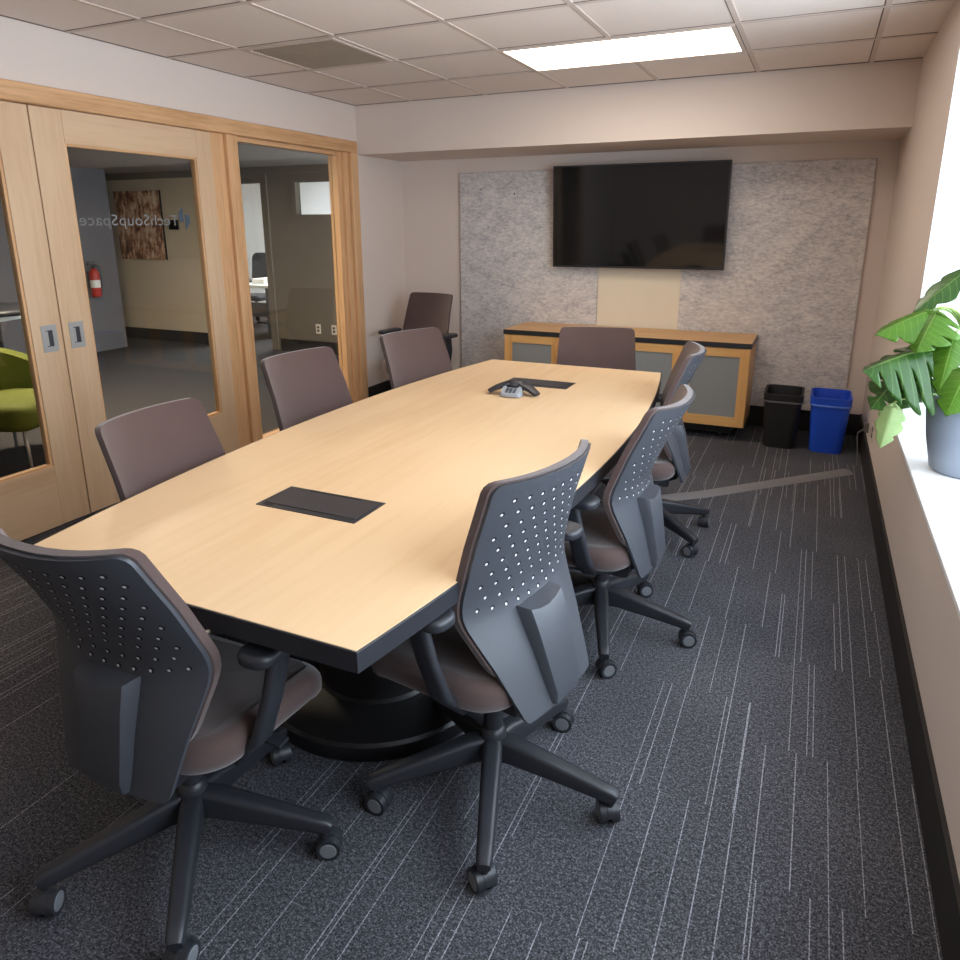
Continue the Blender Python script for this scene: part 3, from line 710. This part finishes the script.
def chair(loc, base, face, base_rot, label, recline=0.0, dots=True, armdrop=0, lift=0, name='conference_chair', group='conference chairs around the birch table'):
    """face: angle (rad) of the direction the sitter looks; local +y is forward"""
    T = thing(name, label, 'chair', (loc[0], loc[1], 0), face-PI/2, group)
    cr, sr = math.cos(recline), math.sin(recline)
    def S(u, z, off=0.0, ex=0.0):
        """point on the shell surface; off pushes it forward"""
        x = (lerp(HW, z)+ex)*u
        y = -lerp(CC, z)+lerp(WR, z)*abs(u)**2.3+off
        dy, dz = y+.16, z-.38
        return Vector((x, -.16+dy*cr-dz*sr, .38+dz*cr+dy*sr))
    us = [-1, -.985, -.95, -.9, -.84, -.72, -.58, -.42, -.22, 0, .22, .42, .58, .72, .84, .9, .95, .985, 1]
    def panel(z0, z1, o0, o1, ex, rt, rb, nz=22):
        """curved closed panel between offsets o0 (rear) and o1 (front), rounded corners rt/rb"""
        w = MB(); F = []; Bk = []
        for u in us:
            hw = .215+ex; ax = abs(u)*hw
            drop = lambda r: 0 if ax <= hw-r or r == 0 else r-math.sqrt(max(0, r*r-(ax-(hw-r))**2))
            a, b = z0+drop(rb), z1-drop(rt)
            F.append([w.v(S(u, a+(b-a)*k/nz, o1, ex)) for k in range(nz+1)])
            Bk.append([w.v(S(u, a+(b-a)*k/nz, o0, ex)) for k in range(nz+1)])
        m = len(us)
        for i in range(m-1):
            for k in range(nz):
                w.face([F[i][k], F[i+1][k], F[i+1][k+1], F[i][k+1]], True)
                w.face([Bk[i][k+1], Bk[i+1][k+1], Bk[i+1][k], Bk[i][k]], True)
            w.face([F[i][nz], F[i+1][nz], Bk[i+1][nz], Bk[i][nz]], True)
            w.face([F[i+1][0], F[i][0], Bk[i][0], Bk[i+1][0]], True)
        for k in range(nz):
            w.face([F[0][k], F[0][k+1], Bk[0][k+1], Bk[0][k]], True); w.face([F[-1][k+1], F[-1][k], Bk[-1][k], Bk[-1][k+1]], True)
        return w
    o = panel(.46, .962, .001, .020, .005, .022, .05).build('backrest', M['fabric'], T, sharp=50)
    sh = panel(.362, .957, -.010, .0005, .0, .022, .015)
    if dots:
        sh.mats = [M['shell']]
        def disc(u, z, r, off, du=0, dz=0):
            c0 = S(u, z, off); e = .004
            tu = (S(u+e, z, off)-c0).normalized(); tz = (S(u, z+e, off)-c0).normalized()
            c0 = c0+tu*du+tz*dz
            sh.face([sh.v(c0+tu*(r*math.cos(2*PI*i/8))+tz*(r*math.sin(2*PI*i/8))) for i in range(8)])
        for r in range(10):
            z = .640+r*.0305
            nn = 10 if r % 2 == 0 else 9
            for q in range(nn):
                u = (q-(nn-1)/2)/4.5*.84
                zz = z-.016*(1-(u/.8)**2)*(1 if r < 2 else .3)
                sh.mat(M['holeB']); disc(u, zz, .0064, -.0106)  # dark disc painted as the shaded side of the hole
                sh.mat(M['holeLit']); disc(u, zz, .0036, -.0112, -.0020, -.0009)  # offset pale disc painted as the lit inside of the hole
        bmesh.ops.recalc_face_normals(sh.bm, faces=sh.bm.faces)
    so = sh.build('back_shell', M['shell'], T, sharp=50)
    # spine cover that bulges from the lower shell
    w = MB(); rings = []
    for z, hw, pr in ((.370, .054, .012), (.40, .058, .026), (.55, .069, .038), (.606, .074, .041), (.612, .073, .039)):
        c0 = S(0, z, -.010)
        rings.append([Vector((x, c0.y+dy, c0.z)) for x, dy in ((hw+.004, .012), (-hw-.004, .012), (-hw, -pr*.66), (-hw*.93, -pr*.90), (-hw*.5, -pr*1.0), (0, -pr*1.04), (hw*.5, -pr*1.0), (hw*.93, -pr*.90), (hw, -pr*.66))])
        if z > .6:
            rings[-1] = [v_-Vector((0, 0, .016*(1-(v_.x/hw)**2))) if abs(v_.x) < hw else v_ for v_ in rings[-1]]
    w.loft(rings); w.build('spine_cover', M['shell'], so, sharp=26)
    # seat
    def sf(p):
        x, y, z = p
        z += -.9*max(0, y-.10)**2*2.2 + .10*(x*x) + .25*max(0, -y-.1)**2
        return (x*(1-.10*max(0, -y)/.2), y, z)
    MB().slab(0, .050, .49, .43, .378, .462, .10, .034, n=8, fn=sf).build('seat', M['fabric'], T, sharp=70)
    w = MB(); w.slab(0, .055, .42, .36, .362, .392, .09, .012, n=6); w.build('seat_pan', M['black'], T, sharp=40)
    w = MB(); w.box(-.10, .10, -.14, .10, .315, .377, .012); w.sweep([(0, -.10, .345), (0, -.16, .36), (0, -.185, .40)], [(.13, .05), (.11, .045), (.09, .03)], (1, 0, 0)); w.sweep([(.09, .05, .345), (.24, .055, .345)], [(.025, .012), (.035, .008)], (0, 1, 0))
    w.build('tilt_mechanism', M['black'], T, sharp=40)
    # arms
    for s in (-1, 1):
        a = MB(); q = -armdrop
        a.sweep([(s*.14, -.03, .365), (s*.20, -.035, .372), (s*.255, -.03, .43), (s*.283, -.015, .53+q*.5), (s*.292, .01, .638+q)], [(.06, .03), (.062, .03), (.062, .028), (.058, .026), (.06, .028)], (0, 1, 0), .45)
        ao = a.build('armrest', M['black'], T, sharp=45)
        MB().slab(s*.290, .035, .086, .245, .638+q, .668+q, .035, .011).build('arm_pad', M['black'], ao, sharp=60)
    for ch_ in T.children: ch_.location.z = lift
    # column and five-star base
    fa = face-PI/2; ex, ey = base[0]-loc[0], base[1]-loc[1]
    ox, oy = ex*math.cos(fa)+ey*math.sin(fa), -ex*math.sin(fa)+ey*math.cos(fa)
    w = MB(); w.lathe([(.0, .10), (.033, .10), (.036, .13), (.036, .185), (.030, .2), (.026, .203), (.026, .32+lift), (0, .32+lift)], c=(ox, oy), n=24, cap=False); w.build('gas_column', M['black'], T, sharp=40)
    for i in range(5):
        a = base_rot-(face-PI/2)+2*PI*i/5; dx, dy = math.cos(a), math.sin(a)
        P_ = lambda r, z: (ox+r*dx, oy+r*dy, z)
        l = MB(); l.sweep([P_(.02, .140), P_(.06, .140), P_(.19, .116), P_(.30, .094), P_(.328, .088), P_(.340, .084)], [(.050, .078), (.052, .074), (.046, .056), (.040, .042), (.038, .040), (.032, .030)], (-dy, dx, 0), .30, 4)
        l.cyl(P_(.322, .08), P_(.322, .05), .011, n=12)
        lo = l.build('leg', M['black'], T, sharp=45)
        yaw = random.uniform(0, 2*PI); ax, ay = math.cos(yaw), math.sin(yaw); tx, ty = -ay, ax
        cx, cy = ox+.322*dx-.010*tx, oy+.322*dy-.010*ty
        k = MB().mat(M['black'])
        for s in (-1, 1):
            q0 = (cx+ax*s*.006, cy+ay*s*.006, .0305); q1 = (cx+ax*s*.025, cy+ay*s*.025, .0305)
            k.mat(M['black']); k.cyl(q0, q1, .0305, .029, 20)
            k.mat(M['caster']); k.cyl(q1, (cx+ax*s*.0262, cy+ay*s*.0262, .0305), .021, .019, 16)
        k.mat(M['black'])
        rr = []
        for sgn in (-1, 1):
            rr.append([(cx+ax*sgn*.007+tx*.032*math.cos(th), cy+ay*sgn*.007+ty*.032*math.cos(th), .0305+.034*math.sin(th)) for th in [PI*j/10 for j in range(11)]])
        k.loft(rr, cap=True)
        k.build('caster', None, lo, sharp=40)
    return T

R_ = math.radians
chair((-1.242, 1.028), (-1.25, 1.026), R_(90.5), R_(20.5), 'chair at the near end of the table, its back to us in shadow', recline=.157)
chair((-.664, 1.522), (-.66, 1.51), R_(168.3), R_(2), 'nearest chair on the window side with its pale-dotted back in full view', recline=-.034, lift=.016)
chair((-.614, 2.36), (-.62, 2.44), R_(176.5), R_(0), 'middle chair on the window side, half hidden by the one before it', recline=.11)
chair((-.672, 3.30), (-.65, 3.39), R_(-171), R_(36), 'farthest chair on the window side, seen edge-on by the credenza', recline=.057)
chair((-1.712, 1.600), (-1.712, 1.600), R_(5.1), .3, 'nearest chair on the door side, in front of the sliding door pulls', recline=.059, lift=-.035)
chair((-1.848, 2.480), (-1.848, 2.480), R_(-4.6), .9, 'middle chair on the door side, in front of the fixed glass panel', recline=.055)
chair((-1.738, 3.230), (-1.738, 3.230), R_(-14.7), .1, 'farthest chair on the door side, overlapping the dark corner chair', recline=.055)
chair((-1.07, 3.869), (-1.07, 3.869), R_(-74.6), .5, 'chair at the far end of the table facing us before the credenza', recline=.055, lift=-.035)
chair((-2.89, 5.10), (-2.89, 5.10), R_(-99), .2, 'spare dark chair standing apart in the back left corner', recline=.02, group='conference chairs around the room')

# ------------------------------------------------------------------ potted plant on the sill
PX, PY, PZ = .582, 3.06, WZ0+.02
t = thing('potted_plant', 'leafy green split-leaf plant in slate blue pot on the window sill', 'plant', (PX, PY, PZ))
MB().lathe([(0, 0), (.105, 0), (.118, .012), (.142, .12), (.156, .22), (.158, .285), (.152, .292), (.146, .285), (.142, .25), (0, .25)], n=40, cap=False).build('pot', M['pot'], t, sharp=50)
MB().lathe([(0, .251), (.10, .256), (.1425, .252)], n=30, cap=False).build('soil', M['soil'], t)
def leaf(base, tip, nrm, width, m, lobes=5, cut=.6, droop=.3, cup=.12):
    """split leaf: base and tip in plant-local space, nrm = upper side"""
    b, tp_, n_ = Vector(base), Vector(tip), Vector(nrm)
    L = (tp_-b).length; d = (tp_-b).normalized(); n_ = (n_-d*n_.dot(d)).normalized(); sd = d.cross(n_)
    def Wd(q): return width*.5*max(.015, math.sin(PI*min(1, q**.66))**.85)
    def P3(al, s_, sg):
        """al along 0..1, s_ across in metres"""
        x = al*L; bend = -droop*L*(al**2)*.6 - cup*abs(s_)*1.6 - 2.0*cup*s_*s_/max(width, .01)
        return b+d*x*(1-.12*droop*al)+sd*(s_*sg)+n_*(bend+droop*L*.6*al)
    w = MB(); NL, NA, NS = lobes, 6, 7
    uvl = w.bm.loops.layers.uv.new('UVMap'); uvs = {}
    for sg in (-1, 1):
        for k in range(NL):
            t0, t1 = k/NL, (k+1)/NL; tc = (t0+t1)/2; grid = []
            for i in range(NA+1):
                q = t0+(t1-t0)*i/NA; row = []
                for j in range(NS+1):
                    s_ = j/NS
                    edge = (q-tc)/((t1-t0)/2)
                    sh = 1 if s_ < 1-cut else 1-.26*((s_-(1-cut))/cut)**.7
                    qq = tc+(q-tc)*sh
                    reach = Wd(q)*(1-(.10+.15*cut)*abs(edge)**4*(1 if k < NL-1 or edge < 0 else 0))
                    al = min(1.0, max(0.0, qq+.16*s_*s_*(1-qq)-.10*s_*(1-qq)**2))
                    vv = w.v(P3(al, s_*reach, sg)); uvs[vv] = (q, s_*sg); row.append(vv)
                grid.append(row)
            for i in range(NA):
                for j in range(NS):
                    fc = w.face([grid[i][j], grid[i+1][j], grid[i+1][j+1], grid[i][j+1]], True)
                    for lp in fc.loops: lp[uvl].uv = uvs[lp.vert]
    bmesh.ops.remove_doubles(w.bm, verts=w.bm.verts, dist=.0006)
    o = w.build('leaf', m, t)
    md = o.modifiers.new('thickness', 'SOLIDIFY'); md.thickness = .0012
    return o
def stalk(a, mid, b, r=.004):
    a, mid, b = Vector(a), Vector(mid), Vector(b); pts = []
    for i in range(11):
        k = i/10; pts.append(a*(1-k)**2+mid*2*k*(1-k)+b*k*k)
    MB().tube(pts, [r*1.3-.4*r*i/10 for i in range(11)]).build('stem', M['stem'], t)
LV = [  # base, tip, normal, width, material, lobes, cut, droop, cup
    ((-.19, -.05, .60), (-.37, -.09, .50), (-.25, -.55, .85), .17, 'leafm', 3, .15, .25, .25),
    ((-.18, -.07, .60), (-.235, -.15, .45), (-.5, -.75, .45), .19, 'leafm', 4, .35, .2, .18),
    ((-.17, -.07, .475), (-.40, -.13, .37), (-.25, -.55, .8), .34, 'leafd', 5, .66, .25, .38),
    ((-.20, -.06, .47), (-.35, -.10, .22), (-.5, -.8, .35), .25, 'leafd', 5, .6, .15, .16),
    ((-.08, .05, .75), (-.25, .0, .575), (-.55, -.6, .6), .13, 'leafd', 3, .1, .1, .1),
    ((-.275, -.13, .27), (-.30, -.14, .09), (-.35, -.95, .1), .10, 'leafp', 3, .12, .1, .2),
    ((-.12, -.10, .53), (-.145, -.14, .31), (-.3, -.9, .3), .15, 'leafm', 4, .4, .2, .15),
    ((-.07, -.15, .42), (-.12, -.18, .24), (-.3, -.9, .3), .16, 'leafm', 3, .2, .2, .12),
    ((-.19, -.04, .59), (-.16, -.05, .40), (-.5, -.85, .2), .11, 'leafm', 4, .5, .15, .1),
    ((-.13, .10, .42), (-.20, .08, .31), (-.4, -.8, .4), .09, 'leafm', 3, .4, .2, .1),
    ((-.19, -.02, .35), (-.25, -.03, .215), (-.4, -.85, .3), .10, 'leafm', 3, .45, .2, .1),
    ((-.05, -.05, .66), (.04, -.12, .50), (-.2, -.7, .7), .2, 'leafm', 4, .45, .3, .12),
    ((.10, -.02, .55), (.20, -.16, .40), (.2, -.6, .8), .2, 'leafd', 4, .45, .3, .12),
    ((.08, .10, .60), (.20, .16, .66), (-.2, -.6, .8), .18, 'leafd', 4, .4, .2, .12),
    ((.02, .14, .50), (-.06, .26, .44), (-.3, .2, 1), .18, 'leafd', 4, .4, .3, .12),
]
for b, tp_, n_, wd, mk, lo, cu_, dr, cp_ in LV:
    leaf(b, tp_, n_, wd, M[mk], lo, cu_, dr, cp_)
    bx, by_, bz = b
    r0 = (random.uniform(-.03, .03), random.uniform(-.03, .03), .25)
    stalk(r0, (bx*.45, by_*.45, bz+.07), b)

# ------------------------------------------------------------------ camera
cam = bpy.data.cameras.new('camera'); co = bpy.data.objects.new('camera', cam); COL.objects.link(co)
p_, yw, r_ = .2669, -.4324, -.0031
cy_, sy_, cp_, sp_ = math.cos(yw), math.sin(yw), math.cos(p_), math.sin(p_)
fwd = Vector((sy_*cp_, cy_*cp_, -sp_)); rt = Vector((cy_, -sy_, 0)); up = rt.cross(fwd)
r2 = rt*math.cos(r_)+up*math.sin(r_); u2 = -rt*math.sin(r_)+up*math.cos(r_)
mt = Matrix((r2, u2, -fwd)).transposed().to_4x4(); mt.translation = (0, 0, 1.4977)
co.matrix_world = mt
cam.sensor_width = 36; cam.sensor_fit = 'HORIZONTAL'; cam.lens = 36*717.1144/960; cam.shift_y = -(480-421.82)/960
cam.clip_start = .05; cam.clip_end = 100
SC.camera = co

# ------------------------------------------------------------------ light: sky through the window, ceiling lamps
wd = bpy.data.worlds.new('sky'); SC.world = wd; wd.use_nodes = True
nt = wd.node_tree; nt.nodes.clear()
bg = nt.nodes.new('ShaderNodeBackground'); ou = nt.nodes.new('ShaderNodeOutputWorld'); nt.links.new(bg.outputs[0], ou.inputs[0])
bg.inputs[0].default_value = (.78, .89, 1.0, 1); bg.inputs[1].default_value = 6.0
L = bpy.data.lights.new('window_daylight_portal', 'AREA'); L.shape = 'RECTANGLE'; L.size = WZ1-WZ0; L.size_y = WY1-WY0
L.cycles.is_portal = True
lo = bpy.data.objects.new('window_daylight_portal', L); COL.objects.link(lo)
lo.location = (XR+RW+.01, (WY0+WY1)/2, (WZ0+WZ1)/2); lo.rotation_euler = (0, PI/2, 0)

vs = SC.view_settings
SC.display_settings.display_device = 'sRGB'
vs.view_transform = 'Standard'; vs.look = 'None'; vs.gamma = 1; vs.use_curve_mapping = False; vs.exposure = 0.64
SC.cycles.use_denoising = True
SC.cycles.max_bounces = 10; SC.cycles.diffuse_bounces = 5; SC.cycles.transparent_max_bounces = 12
SC.cycles.sample_clamp_indirect = 6
